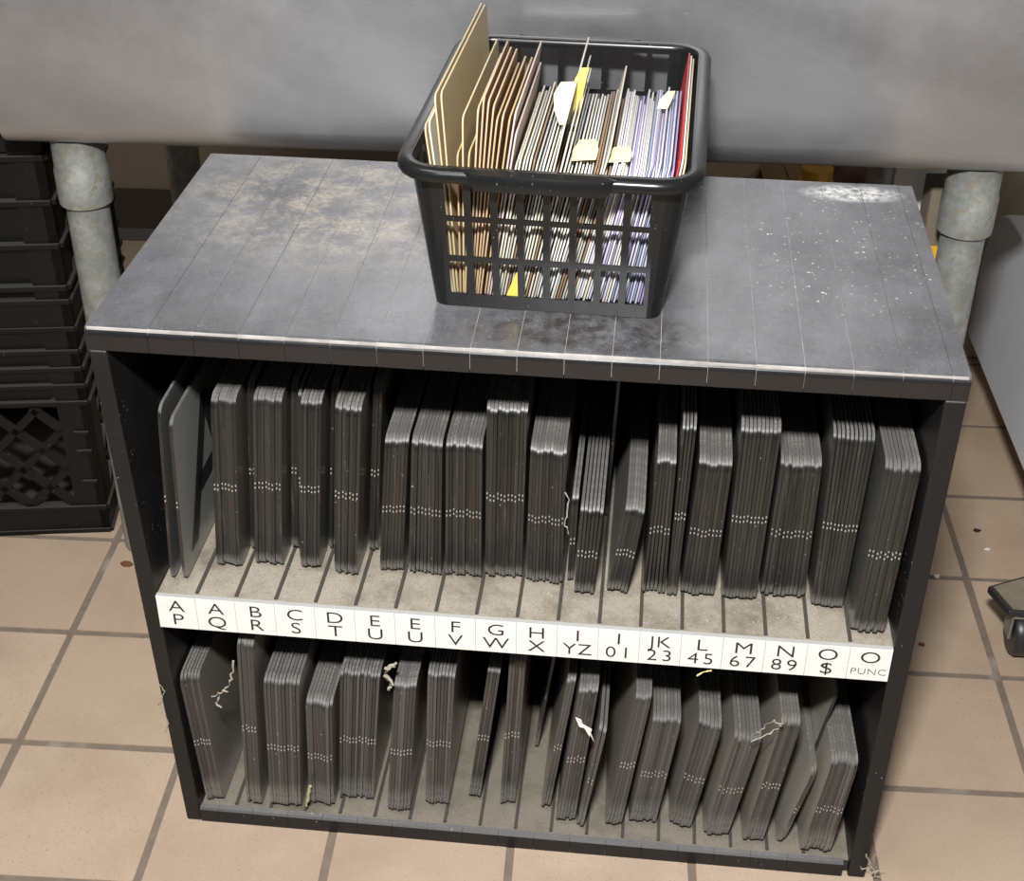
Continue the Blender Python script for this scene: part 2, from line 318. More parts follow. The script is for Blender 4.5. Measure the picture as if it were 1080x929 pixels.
# lettered strip
Z1, Z2 = 0.3210, 0.2811
strip = MB().box(PX0, -0.0016, Z2, PX1, 0.0035, Z1).build('label_strip', MGREY, rack)
cellm = MB().box(0.0003, -0.0021, 0.0003, CELL - 0.0003, -0.0015, (Z1 - Z2) / 2 - 0.0002).mesh('label_cell', MWH)
UP = ['A', 'A', 'B', 'C', 'D', 'E', 'E', 'F', 'G', 'H', 'I', 'I', 'JK', 'L', 'M', 'N', 'O', 'O']
LO = ['P', 'Q', 'R', 'S', 'T', 'U', 'U', 'V', 'W', 'X', 'YZ', '01', '23', '45', '67', '89', '$', 'PUNC']
def letters(txt, x, z, size, mat, sx=1.25):
    cu = bpy.data.curves.new('letter', 'FONT'); cu.body = txt; cu.size = size; cu.align_x = 'CENTER'; cu.align_y = 'CENTER'; cu.extrude = 0.00012
    cu.space_character = 1.28 if txt[0].isdigit() else 1.05; cu.offset = -0.00018; cu.resolution_u = 4
    cu.materials.append(mat)
    tmp = bpy.data.objects.new('tmp', cu); me = bpy.data.meshes.new_from_object(tmp); bpy.data.objects.remove(tmp); me.name = 'letter'
    if not me.materials: me.materials.append(mat)
    o = bpy.data.objects.new('letter', me); COL.objects.link(o); o.parent = strip; o.location = (x, -0.0023, z); o.rotation_euler = (math.pi / 2, 0, 0); o.scale = (sx, 1, 1)
for r_, row in enumerate((UP, LO)):
    for k, t in enumerate(row):
        z0 = Z2 + (Z1 - Z2) / 2 * (1 - r_)
        o = link('label_cell', cellm, strip); o.location = (PX0 + CELL * k, 0, z0)
        if t == 'PUNC': letters(t, PX0 + CELL * (k + .5), z0 + .0108, 0.0108, MINK2, 1.15)
        else: letters(t, PX0 + CELL * (k + .5), z0 + (.0081 if r_ == 0 else .0112), 0.0198, MINK, 1.28 if len(t) < 2 else 1.15)

# ------------------------------------------------------------------ letter panels standing in the slots
PM = {}
def panel_mesh(h, ln, light, th, low):
    key = (round(h, 3), round(ln, 3), light, round(th, 4), low); th = round(th, 4)
    if key not in PM:
        m = MB(); r = 0.013
        m.prism(rrect(0, 0, ln, h, r, 5), 'X', 0, th)
        for dz in (-0.0042, 0.0012):
            m.box(0.0007, -0.0007, h * .5 + dz, 0.0018, 0.0004, h * .5 + dz + 0.0016, 1)
        PM[key] = m.mesh('letter_plate', [(MPLT if light else MPL) if low else (MPT if light else MP), MTICK], 45)
    return PM[key]
ORD = ['first', 'second', 'third', 'fourth', 'fifth', 'sixth', 'seventh', 'eighth', 'ninth', 'tenth', 'eleventh', 'twelfth', 'thirteenth', 'fourteenth', 'fifteenth', 'sixteenth', 'seventeenth', 'eighteenth', 'nineteenth', 'twentieth']
def stack(what, where, group, z, xb0, xb1, xt0, xt1, y, h, ln, n=None, light=False, yj=0.0022, yaw=0.0, yslope=0.0):
    wd = xb1 - xb0
    if n is None: n = max(1, round((wd + xt1 - xt0) / 2 / 0.00335))
    th = max(0.0022, min(0.0034, 0.93 * min(wd, xt1 - xt0) / n - .0001))
    for k in range(n):
        t = (k + .5) / n
        xb = xb0 + wd * t; xt = xt0 + (xt1 - xt0) * t
        a = math.atan2(xt - xb, h)
        o = link('letter_plate', panel_mesh(h, ln, light, th, z < .1))
        o.location = (xb - th / 2, y + random.uniform(-yj, yj) + yslope * t, z + 0.0021 + abs(math.sin(a)) * th + random.uniform(0, 0.0008))
        o.rotation_euler = (0, a, yaw)
        if n == 1: lab = '%s in %s' % (what, where)
        elif k == 0: lab = 'leftmost %s of its bunch in %s' % (what, where)
        elif k == n - 1: lab = 'rightmost %s of its bunch in %s' % (what, where)
        else: lab = '%s %s from left of its bunch in %s' % (ORD[k], what, where)
        tag(o, lab, 'letter plate', group)
NUM = {'01': 'zero-one', '23': 'two-three', '45': 'four-five', '67': 'six-seven', '89': 'eight-nine', '$': 'dollar'}
def U(slot, *a, what='dark letter plate', **kw):
    stack(what, 'upper slot ' + slot, 'plates in upper slot ' + slot, ZS, *a, **kw)
def L(slot, *a, what='dark letter plate', **kw):
    slot = NUM.get(slot, slot)
    stack(what, 'lower slot ' + slot, 'plates in lower slot ' + slot, ZB, *a, **kw)
T, M_, K = (0.204, 0.30), (0.164, 0.29), (0.109, 0.27)
U('first A', .0345, .0375, .0475, .0505, .020, *T, n=1, what='loose grey plate nearest the left side')
U('first A', .0470, .0505, .0560, .0595, .022, 0.190, .30, n=1, light=True, what='loose grey plate showing its printed face')
U('second A', .074, .099, .090, .114, .046, *T); U('second A', .1015, .109, .117, .124, .075, *T, n=2, what='recessed dark plate')
U('B', .112, .140, .129, .156, .052, *T); U('B', .1425, .1495, .158, .165, .080, *T, n=2, what='recessed dark plate')
U('C', .1545, .158, .168, .172, .065, *T, n=1, what='single dark plate left of the bunch'); U('C', .159, .178, .174, .194, .050, *T); U('C', .180, .189, .196, .203, .085, *T, n=2, what='recessed dark plate')
U('D', .194, .218, .207, .233, .048, *T, yslope=-.006); U('D', .221, .231, .236, .245, .085, *T, n=3, what='recessed dark plate')
U('first E', .2385, .262, .251, .2735, .056, *M_); U('second E', .2675, .3015, .2765, .306, .055, *M_); U('F', .305, .3415, .309, .3435, .056, *M_)
U('G', .3445, .3815, .347, .3855, .058, *T); U('H', .385, .4225, .3885, .4225, .056, *M_, yslope=-.004)
U('first I', .4265, .4325, .429, .4355, .059, *K, n=2, what='short recessed plate'); U('first I', .4345, .4535, .438, .4605, .040, *K, what='short dark plate'); U('first I', .4575, .461, .465, .4685, .17, 0.20, .21, n=1, what='taller dark plate')
U('second I', .466, .486, .481, .499, .050, *K, light=True, what='short leaning plate', yslope=-.006)
U('JK', .5005, .524, .507, .5245, .050, *M_, n=6, what='middle-sized plate'); U('JK', .5255, .5345, .527, .5405, .047, *T, n=4, what='tall plate')
U('L', .5385, .571, .5455, .576, .051, *M_); U('M', .5795, .612, .580, .6165, .049, *T); U('N', .617, .660, .6205, .658, .058, *M_, n=11)
U('first O', .666, .695, .662, .700, .047, *T); U('last O', .701, .731, .706, .737, .013, 0.196, .31)
# lower shelf
L('P', .0415, .058, .0310, .051, .010, 0.186, .30, n=6); L('Q', .085, .1015, .0975, .1145, .010, 0.240, .30, n=5)
L('R', .112, .1455, .120, .158, .011, 0.190, .30, n=10); L('S', .1535, .181, .1605, .189, .016, 0.158, .29, n=8); L('T', .1845, .2225, .197, .239, .029, 0.192, .30)
L('first U', .240, .265, .2555, .2785, .017, 0.193, .30, n=7); L('second U', .280, .306, .288, .317, .030, 0.198, .30, n=8); L('V', .326, .339, .349, .3625, .044, 0.197, .30, n=4)
L('W', .362, .3785, .372, .389, .040, 0.222, .30, n=5); L('X', .407, .417, .432, .441, .040, 0.197, .30, n=3, light=True)
L('X', .392, .3955, .414, .4175, .130, 0.175, .23, n=1, light=True, what='grey plate far back')
L('YZ', .4245, .4455, .445, .4645, .023, 0.200, .30, n=6, light=True, what='tall leaning plate'); L('YZ', .4475, .4545, .467, .476, .017, 0.153, .29, n=2, light=True, what='shorter leaning plate')
L('01', .4785, .496, .503, .519, .023, 0.197, .30, n=5, light=True, yaw=.03); L('23', .504, .5325, .522, .551, .030, 0.160, .29, n=8, light=True, yaw=.03); L('45', .548, .570, .5695, .593, .031, 0.160, .29, n=6, light=True, yaw=.03, yslope=-.006)
L('67', .585, .610, .606, .634, .020, 0.153, .29, n=7, light=True, yaw=.03); L('89', .6265, .6475, .650, .6695, .017, 0.182, .30, n=6, light=True, yaw=.03)
L('$', .6635, .670, .6885, .695, .020, 0.114, .27, n=2, light=True, yaw=.03, what='short strongly leaning plate'); L('$', .676, .6795, .707, .7105, .060, 0.19, .30, n=1, light=True, what='tall grey recessed plate', yaw=.03)
L('PUNC', .6875, .7185, .7045, .7315, .010, 0.140, .29, n=8, light=True, yaw=.03)
# the printed letter on the open face of the loose panel
for o in [o for o in COL.objects if o.get('label', '').startswith('loose grey plate showing')]:
    m = MB(); x = 0.0034 + 0.0002
    for a, b in (((0.035, 0.02), (0.095, 0.165)), ((0.155, 0.02), (0.095, 0.165))):
        m.add([(x, a[0] - .011, a[1]), (x, a[0] + .011, a[1]), (x, b[0] + .011, b[1]), (x, b[0] - .011, b[1]), (x + .0003, a[0] - .011, a[1]), (x + .0003, a[0] + .011, a[1]), (x + .0003, b[0] + .011, b[1]), (x + .0003, b[0] - .011, b[1])],
              [(0, 1, 2, 3), (4, 7, 6, 5), (0, 4, 5, 1), (1, 5, 6, 2), (2, 6, 7, 3), (3, 7, 4, 0)])
    m.box(x, 0.06, 0.065, x + .0003, 0.13, 0.085)
    m.build('letter', MBLK, o)['label'] = 'black printed letter A'
# ------------------------------------------------------------------ basket
BX, BY, BR_ = 0.3990, 0.0751, -0.0249
BW, BD, BT, BH, BE = 0.2026, 0.3112, 0.0191, 0.1402, 0.0105
basket = tag(empty('card_basket', (BX, BY, H + 0.0004), BR_), 'black plastic basket with slotted sides standing on the rack', 'basket')
def ring(v, off=0.0, z=None, nc=5):
    # rounded rectangle at height fraction v; returns points and the (side, u) of each
    a = BW / 2 + BT * v + off; y0 = -BT * v - off; y1 = BD + BT * v + off; r = 0.012 + 0.016 * v + off
    return [(x, y, BH * v if z is None else z) for x, y in outline(a, y0, y1, r, nc)]
FU = [0.0] + sum(([0.107 + .0985 * k, 0.177 + .0985 * k] for k in range(8)), []) + [1.0]
def side_us(): return FU
def outline(a, y0, y1, r, nc):
    pts = []
    q = [((-a + r, y0), (a - r, y0)), ((a, y0 + r), (a, y1 - r)), ((a - r, y1), (-a + r, y1)), ((-a, y1 - r), (-a, y0 + r))]
    cs = [((a - r, y0 + r), -90), ((a - r, y1 - r), 0), ((-a + r, y1 - r), 90), ((-a + r, y0 + r), 180)]
    for s_ in range(4):
        (xa, ya), (xb, yb) = q[s_]
        us = SIDEU[s_]
        for u in us: pts.append((xa + (xb - xa) * u, ya + (yb - ya) * u))
        (cx, cy), a0 = cs[s_]
        for i in range(1, nc):
            an = math.radians(a0 + 90 * i / nc); pts.append((cx + r * math.cos(an), cy + r * math.sin(an)))
    return pts
def us_for(n, m0, duty): 
    p_ = (1 - 2 * m0 + 0.0) / n; out = [0.0]
    for k in range(n): out += [m0 + p_ * k + p_ * (1 - duty) / 2, m0 + p_ * k + p_ * (1 + duty) / 2]
    return out + [1.0]
SIDEU = [us_for(8, 0.005, 0.72), us_for(11, 0.02, 0.72), us_for(8, 0.005, 0.74), us_for(11, 0.02, 0.72)]
VS = [0.0, 0.095, 0.335, 0.375, 0.625, 0.66, 0.93, 1.0]
def hole(col, row): return row in (1, 3, 5) and col is not None and col % 2 == 1
colid = []
for s_ in range(4):
    n_ = len(SIDEU[s_])
    colid += list(range(n_ - 1)) + [None] * 5       # the last straight point starts the corner arc
colid = [c_ for c_ in colid]
NC = len(colid)
m = MB(); outer = [ring(v) for v in VS]; inner = [ring(v, -0.0022) for v in VS]
vo = [q for rg in outer for q in rg]; vi = [q for rg in inner for q in rg]; no = len(vo); fs = []
def idx(r_, c_, layer): return layer * no + r_ * NC + c_ % NC
solid = lambda r_, c_: 0 <= r_ < len(VS) - 1 and not hole(colid[c_ % NC], r_)
for r_ in range(len(VS) - 1):
    for c_ in range(NC):
        if not solid(r_, c_): continue
        A, B, C_, D_ = (r_, c_), (r_, c_ + 1), (r_ + 1, c_ + 1), (r_ + 1, c_)
        fs.append(tuple(idx(*q, 0) for q in (A, B, C_, D_))); fs.append(tuple(idx(*q, 1) for q in (D_, C_, B, A)))
        for nb, (p0, p1) in (((r_ - 1, c_), (A, B)), ((r_ + 1, c_), (C_, D_)), ((r_, c_ - 1), (D_, A)), ((r_, c_ + 1), (B, C_))):
            if not solid(*nb): fs.append((idx(*p0, 0), idx(*p0, 1), idx(*p1, 1), idx(*p1, 0)))
m.add(vo + vi, fs); m.build('body', MBAS, basket)
m = MB(); b0 = [(x, y) for x, y, z in ring(0.0, -0.0005)]; m.prism(b0, 'Z', 0.0, 0.0035); m.build('base', MBAS, basket)
# rolled rim
rp = [(-0.0035, -0.003), (-0.0035, 0.001), (-0.001, 0.0035), (0.004, 0.0042), (0.008, 0.003), (0.0105, 0.0), (0.0105, -0.0055), (0.0090, -0.0075), (0.0078, -0.0060), (0.0072, -0.002)]
m = MB(); vv = []
for off, dz in rp: vv += ring(1.0, off, BH - 0.0035 + dz)
k = len(rp); m.add(vv, [(i * NC + j, i * NC + (j + 1) % NC, ((i + 1) % k) * NC + (j + 1) % NC, ((i + 1) % k) * NC + j) for i in range(k) for j in range(NC)])
m.build('rim', MBAS, basket, smooth=50)
for sy, y_ in ((-1, -BT - BE), (1, BD + BT + BE)):
    m = MB(); sec = [(0.006, 0.0012), (-0.0035, 0.0002), (-0.0050, -0.0030), (-0.0050, -0.0120), (-0.0038, -0.0140), (-0.0020, -0.0125), (0.0, -0.004)]
    st = [(-0.068, 0.0), (-0.058, 1.0), (0.048, 1.0), (0.058, 0.0)]; vv = []
    for x, s_ in st:
        for dy, dz in sec: vv.append((x, y_ + (dy * s_ + 0.002 * (1 - s_)) * (1 if sy < 0 else -1), BH - 0.0005 + dz * (0.55 + .45 * s_)))
    ns = len(sec); m.add(vv, [(i * ns + j, i * ns + (j + 1) % ns, (i + 1) * ns + (j + 1) % ns, (i + 1) * ns + j) for i in range(3) for j in range(ns)] + [tuple(range(ns))[::-1], tuple(range(3 * ns, 4 * ns))])
    m.build('grip', MBAS, basket, smooth=40)
# ------------------------------------------------------------------ cards in the basket
CARD = {
 'tan': m_card('tan_card', (0.60, 0.50, 0.31)), 'ochre': m_card('ochre_card', (0.56, 0.40, 0.22)), 'orange': m_card('orange_tan_card', (0.60, 0.42, 0.27)),
 'pink': m_card('pinkish_card', (0.62, 0.50, 0.47)), 'white': m_card('white_card', (0.80, 0.79, 0.77)), 'cream': m_card('cream_card', (0.74, 0.69, 0.58)),
 'grey': m_card('grey_card', (0.50, 0.49, 0.47)), 'lav': m_card('lavender_card', (0.62, 0.60, 0.72)), 'purple': m_card('violet_card', (0.40, 0.34, 0.56)),
 'blue': m_card('slate_blue_card', (0.30, 0.35, 0.48)), 'red': m_card('red_card', (0.55, 0.05, 0.05)), 'brown': m_card('brown_card', (0.30, 0.20, 0.12)), 'black': m_card('dark_card', (0.05, 0.05, 0.05))}
CM = {}
CNT = {}; CR = random.Random(5)
def card(col, xb, ang, h, ln, y0, label, group=None, th=0.0014, corner=0.006):
    key = (col, round(h, 4), round(ln, 4), th)
    if key not in CM: CM[key] = MB().prism(rrect(0, 0, ln, h, corner, 2), 'X', -th / 2, th / 2).mesh('sign_card', CARD[col], 40)
    o = link('sign_card', CM[key]); a = math.radians(ang)
    rx = CR.uniform(-.006, .006) if group else 0.0
    o.location = (xb, y0 + CR.uniform(0, .010), H + 0.0046 + abs(math.sin(a)) * th / 2 + max(0, -rx) * ln); o.rotation_euler = (rx, a, BR_)
    if group:
        CNT[label] = CNT.get(label, 0) + 1; label = '%s %s, counted from the left' % (ORD[CNT[label] - 1], label)
    return tag(o, label, 'card', group)
# tall tan cards leaning on the left end:  colour, bottom x, lean, height, length, front y
yb = 0.0805
card('tan', .3115, -7.0, 0.160, .225, yb, 'tan card pressed against the left end of the basket', th=.0014)
card('cream', .3135, -6.4, 0.163, .235, yb, 'cream card second from the left end of the basket')
card('tan', .3155, -4.5, 0.186, .272, yb, 'tallest pale tan card rising behind the left rim', th=.0014)
card('tan', .3178, -3.6, 0.188, .258, yb, 'tall tan card in front of the tallest one, its face showing', th=.0014)
card('ochre', .3205, -0.5, 0.135, .20, yb, 'short ochre card tucked right of the tall tan cards')
card('tan', .3230, 0.4, 0.168, .215, yb, 'upright tan card standing alone right of the tall pair', th=.0014)
card('ochre', .3255, 2.0, 0.140, .19, yb, 'low ochre card between upright tan and orange cards')
for k, (cc, hh, ll) in enumerate((('tan', .176, .150), ('orange', .186, .156), ('orange', .184, .150), ('orange', .180, .158), ('ochre', .172, .150), ('orange', .174, .160))):
    card(cc, .3280 + .0021 * k, 3.0 + 0.75 * k, hh, ll, yb, 'orange tan card fanned among others left of centre', 'orange tan cards fanned left of centre')
card('ochre', .3420, 7.4, 0.170, .165, yb, 'ochre card right of the fanned orange ones')
card('pink', .3445, 8.0, 0.176, .198, yb, 'tall pinkish card leaning right, left of the white cards', th=.0014)
card('pink', .3470, 8.3, 0.160, .19, yb, 'shorter pinkish card beside the tall pinkish one', th=.0014)
seq = []
CN = {'lav': 'lavender', 'purple': 'violet', 'blue': 'slate blue', 'white': 'white', 'cream': 'cream', 'grey': 'grey', 'brown': 'brown'}
xc = .3498; k = 0
rr = random.Random(21)
while xc < .4845:
    t = (xc - .35) / .14
    if t < .30: cc = rr.choice(['white', 'cream', 'grey', 'cream', 'white', 'brown']); lab = CN[cc] + ' card of the bunch left of the yellow note'; gr = 'pale cards left of the yellow note'
    elif t < .52: cc = rr.choice(['white', 'cream', 'white', 'grey', 'white', 'brown']); lab = CN[cc] + ' card of the bunch around the yellow note'; gr = 'pale cards around the yellow note'
    elif t < .74: cc = rr.choice(['lav', 'white', 'cream', 'white', 'purple', 'lav']); lab = CN[cc] + ' card of the bunch right of the middle'; gr = 'cards right of the middle'
    else: cc = rr.choice(['lav', 'white', 'lav', 'purple', 'blue', 'lav']); lab = CN[cc] + ' card of the bunch near the right end'; gr = 'lavender cards near the right end'
    ang = 9.0 + 4.5 * min(1, t / .35) - 5.0 * max(0, (t - .55) / .45)
    hh = rr.uniform(.126, .138); ll = .19 + rr.uniform(-.012, .012)
    seq.append((cc, xc, ang, hh, ll, lab, gr)); xc += rr.uniform(.00225, .0027)
tall = {int(len(seq) * .20): (.168, .25), int(len(seq) * .245): (.152, .24), int(len(seq) * .48): (.150, .22), int(len(seq) * .27): (.15, .215)}
for i, (cc, xc, ang, hh, ll, lab, gr) in enumerate(seq):
    if i in tall:
        hh, ll = tall[i]; card('cream', xc, ang, hh, ll, yb, ('tall cream card sticking up %s' % {0: 'highest from the pale row', 1: 'just right of the highest pale one', 2: 'third of the pale row', 3: 'right of the yellow note'}[sorted(tall).index(i)]))
    else: card(cc, xc, ang, hh, ll, yb, lab, gr)
card('red', .4880, 8.2, 0.142, .285, yb, 'red card near the right wall of the basket', th=.0014)
card('white', .4907, 8.1, 0.140, .280, yb, 'white card between the red ones at the right wall')
card('tan', .4934, 8.0, 0.138, .280, yb, 'tan card pressed against the right wall of the basket')
# ------------------------------------------------------------------ yellow notes stuck between the cards
def note(name, pts, wid, mat, label, th=0.0008):
    # a curled strip of paper: centre line of points, width along x
    m = MB(); n = len(pts); vv = []
    for (x, y, z), wd in zip(pts, wid):
        vv += [(x - wd / 2, y - th / 2, z), (x + wd / 2, y - th / 2 + wd * .25, z), (x + wd / 2, y + th / 2 + wd * .25, z), (x - wd / 2, y + th / 2, z)]
    m.add(vv, [(i * 4 + j, i * 4 + (j + 1) % 4, i * 4 + 4 + (j + 1) % 4, i * 4 + 4 + j) for i in range(n - 1) for j in range(4)] + [(3, 2, 1, 0), tuple(range(4 * n - 4, 4 * n))])
    return tag(m.build(name, mat, None, smooth=60), label, 'note')
# ------------------------------------------------------------------ steel sink behind the rack
sink = tag(empty('steel_sink', room(0.0, 0.44), TH), 'brushed stainless steel sink with rolled lower edge on galvanised legs', 'sink')
sx0, sx1, sy0, sy1, sz0, sz1 = -0.238, 0.925, 0.0, 0.62, 0.600, 0.92
m = MB(); r0 = 0.030
prof = [(sy0 + r0 - r0 * math.cos(math.radians(a)), sz0 + r0 - r0 * math.sin(math.radians(a))) for a in range(0, 91, 15)]
prof += [(sy1 - r0 + r0 * math.sin(math.radians(a)), sz0 + r0 - r0 * math.cos(math.radians(a))) for a in range(0, 91, 30)]
prof += [(sy1, sz1), (sy1 - 0.03, sz1), (sy1 - 0.03, sz0 + 0.05), (sy0 + 0.03, sz0 + 0.05), (sy0 + 0.03, sz1), (sy0, sz1)]
m.prism(prof, 'X', sx0, sx1); m.build('basin', MS, sink, smooth=35)
MB().tube([(sx0 - .01, -0.012, sz1), (sx1 + .01, -0.012, sz1)], 0.02, 14).build('front_roll', MS, sink, smooth=50)
for x, y in ((-0.168, 0.048), (0.870, 0.048), (-0.20, 0.55), (0.872, 0.55)):
    lg = MB().lathe([(0.022, 0.0), (0.026, 0.006), (0.026, 0.012), (0.0255, 0.02), (0.0255, 0.58)], (0, 0)).build('leg', MGAL, sink, smooth=40); lg.location = (x, y, 0)
    MB().lathe([(0.0270, 0.515), (0.0315, 0.518), (0.0320, 0.525), (0.0320, 0.56), (0.0305, 0.566), (0.0305, 0.6005)], (0, 0)).build('collar', MGAL, lg, smooth=40)
# ------------------------------------------------------------------ crates on the left
def crate(z, label, style):
    c = tag(empty('milk_crate', (-0.243, 0.505, z), 0.17), label, 'crate', None)
    w_, h_, t_ = 0.33, (0.322 if style == 0 else 0.268), 0.012
    def wall(fn):      # fn maps (u along wall, outward offset, z) to crate coordinates
        m = MB()
        def bar(u0, u1, z0, z1, o0=0.0, o1=t_):
            cs = [fn(a, b, zz) for zz in (z0, z1) for a, b in ((u0, o0), (u1, o0), (u1, o1), (u0, o1))]
            m.add(cs, [(0, 3, 2, 1), (4, 5, 6, 7), (0, 1, 5, 4), (1, 2, 6, 5), (2, 3, 7, 6), (3, 0, 4, 7)])
        bar(0, w_, 0.004, 0.040); bar(0, w_, 0.0, 0.006, -.003); bar(0, w_, 0.040, 0.046, -.004)
        bar(0.0, 0.042, 0.04, h_); bar(w_ - 0.042, w_, 0.04, h_)
        if style == 0:
            for k in range(4): bar(0, w_, 0.212 + .026 * k, 0.217 + .026 * k, -.004)
            bar(0, w_, 0.205, h_, 0.004)
            for zz in (0.085, 0.135, 0.165): bar(w_ - .026, w_ - .006, zz, zz + .004, -.004)
            # diagonal lattice
            z0, z1, u0, u1 = 0.046, 0.205, 0.042, w_ - 0.042; n = 4; pu = (u1 - u0) / n; hh = z1 - z0
            def dia(ua, za, ub, zb_):
                d = Vector((ub - ua, zb_ - za)); q = Vector((-d.y, d.x)).normalized() * 0.0045
                cs = []
                for o_ in (0.0, t_ * .8):
                    cs += [fn(ua + q.x, o_, za + q.y), fn(ub + q.x, o_, zb_ + q.y), fn(ub - q.x, o_, zb_ - q.y), fn(ua - q.x, o_, za - q.y)]
                m.add(cs, [(0, 3, 2, 1), (4, 5, 6, 7), (0, 1, 5, 4), (1, 2, 6, 5), (2, 3, 7, 6), (3, 0, 4, 7)])
            for k in range(-3, n + 3):
                for sg in (1, -1):
                    ua = u0 + pu * k; za = z0; ub = ua + sg * hh; zb_ = z1
                    if sg == -1: ua += 0
                    # clip to the window
                    def clip(ua, za, ub, zb_):
                        t0, t1 = 0.0, 1.0; du = ub - ua
                        for lim, s_ in ((u0, 1), (u1, -1)):
                            if abs(du) < 1e-9: continue
                            t_c = (lim - ua) / du
                            if s_ * du > 0: t0 = max(t0, t_c)
                            else: t1 = min(t1, t_c)
                        return (ua + du * t0, za + (zb_ - za) * t0, ua + du * t1, za + (zb_ - za) * t1) if t1 - t0 > .05 else None
                    q = clip(ua, za, ub, zb_)
                    if q: dia(*q)
        else:
            for k in range(1, 5): bar(0, w_, 0.058 * k + .002, 0.058 * k + .008, -.005)
            bar(0.0, w_, 0.245, h_); bar(0.10, 0.135, .04, h_, .003); bar(w_ - .135, w_ - .10, .04, h_, .003); bar(.042, w_ - .042, .04, .25, .007)
        return m.build('side_wall', MCR, c)
    wall(lambda u, o, zz: (-w_ + u, o, zz)); wall(lambda u, o, zz: (-w_ + u, w_ - o, zz))
    wall(lambda u, o, zz: (-o, u, zz)); wall(lambda u, o, zz: (-w_ + o, u, zz))
    MB().box(-w_ + .006, .006, 0.006, -.006, w_ - .006, 0.014).build('crate_floor', MCR, c)
    return c
crate(0.0, 'black milk crate with diagonal lattice standing on the tile floor', 0)
crate(0.3225, 'black ribbed plastic crate stacked on the latticed crate', 1)
# ------------------------------------------------------------------ appliance and dolly on the right
ap = tag(empty('appliance_cabinet', room(1.042, 0.0), TH), 'pale blue-grey appliance cabinet at the right edge behind the sink leg', 'appliance')
out = [(0.30, 0.112), (0.98, 0.112), (0.985, 0.117)] + [(0.985 - 0.10 * (1 - math.cos(math.radians(a))), 0.225 + 0.13 * math.sin(math.radians(a))) for a in range(0, 91, 15)] + [(0.30, 0.375)]
MB().prism(out, 'X', 0.0, 0.55).build('body', MAPP, ap, smooth=40, bevel=.004)
for x, y in ((0.20, 0.36), (0.20, 0.93), (0.49, 0.36), (0.49, 0.93)):
    l_ = MB().lathe([(0.022, 0.0), (0.022, 0.006), (0.012, 0.012), (0.012, 0.112)], (x, y), 16).build('foot', MBLK, ap, smooth=40)
dl = tag(empty('caster_dolly', (0.98, 0.41, 0), TH), 'black-edged dolly plate with a dark caster wheel at the right edge', 'dolly')
MDP = simple('dolly_top', (0.20, 0.17, 0.125), 0.7, var=.4, sc_=60)
po = [(-0.038, 0.012), (-0.022, -0.036), (0.09, -0.040), (0.11, 0.075), (0.03, 0.045)]
pl = MB().prism(po, 'Z', 0.066, 0.076).build('plate', MBLK, dl, bevel=.002)
MB().prism([(x * .93 + .004, y * .90) for x, y in po], 'Z', 0.0755, 0.0768).build('top_sheet', MDP, pl)
for cx, cy in ((0.002, -0.020),):
    m = MB(); n = 24; pr = [(0.0, -0.011), (0.028, -0.011), (0.031, -0.007), (0.031, 0.007), (0.028, 0.011), (0.0, 0.011)]
    vv = [(cx + t, cy + r * math.cos(2 * math.pi * j / n), 0.031 + r * math.sin(2 * math.pi * j / n)) for r, t in pr for j in range(n)]
    m.add(vv, [(i * n + j, i * n + (j + 1) % n, (i + 1) * n + (j + 1) % n, (i + 1) * n + j) for i in range(len(pr) - 1) for j in range(n)])
    wh = m.build('caster_wheel', MBLK, dl, smooth=40)
    MB().box(cx - .016, cy - .012, 0.028, cx - .0135, cy + .012, 0.067).box(cx + .0135, cy - .012, 0.028, cx + .016, cy + .012, 0.067).box(cx - .016, cy - .016, .0635, cx + .016, cy + .016, .067).build('fork', MGAL, wh)

# ------------------------------------------------------------------ notes, scraps, threads
note('sticky_note', [(.4040, .172, .757), (.4035, .180, .768), (.4030, .186, .780), (.4050, .192, .789)], [.008, .018, .019, .012], MPALE, 'pale yellow note curling up from the middle cards')
note('sticky_note', [(.4120, .196, .757), (.4130, .200, .774), (.4160, .206, .788), (.4195, .212, .796)], [.010, .011, .010, .007], MYEL, 'bright yellow folded note behind the pale curling one')
note('sticky_note', [(.4910, .222, .757), (.4935, .228, .763), (.4985, .236, .769)], [.010, .011, .007], MPALE, 'small yellow slip poking up near the right end')
note('sticky_note', [(.4270, .092, .756), (.4275, .104, .760), (.4285, .122, .763)], [.020, .022, .014], MPALE, 'pale yellow slip just inside the front rim, left one')
note('sticky_note', [(.4570, .092, .756), (.4575, .102, .759), (.4580, .114, .761)], [.018, .020, .013], MPALE, 'pale yellow slip just inside the front rim, right one')
note('sticky_note', [(.3690, .0772, .626), (.3705, .0772, .640), (.3725, .0772, .655)], [.016, .009, .0015], MYEL, 'yellow paper corner seen through the lowest front slot')
def thread(path, r, mat, label, name='cobweb', cat='cobweb', jit=.002, sub=4, seed=0):
    r_ = random.Random(seed); pts = []
    for a, b in zip(path[:-1], path[1:]):
        for k in range(sub): pts.append(Vector(a).lerp(Vector(b), k / sub) + Vector((r_.uniform(-jit, jit), r_.uniform(-jit, jit) * .3, r_.uniform(-jit, jit))))
    pts.append(Vector(path[-1]))
    return tag(MB().tube(pts, [r * r_.uniform(.35, 1.3) for _ in pts], 5).build(name, mat, None, smooth=60), label, cat)
thread([(.095, .004, .236), (.089, .004, .213), (.079, .004, .195), (.069, .004, .177), (.074, .004, .170)], .0011, MWEB, 'dusty cobweb strand hanging in the opening of slot Q', seed=1)
thread([(.082, .003, .196), (.073, .003, .192), (.066, .003, .186)], .0009, MWEB, 'short side strand of cobweb by slot Q', seed=2)
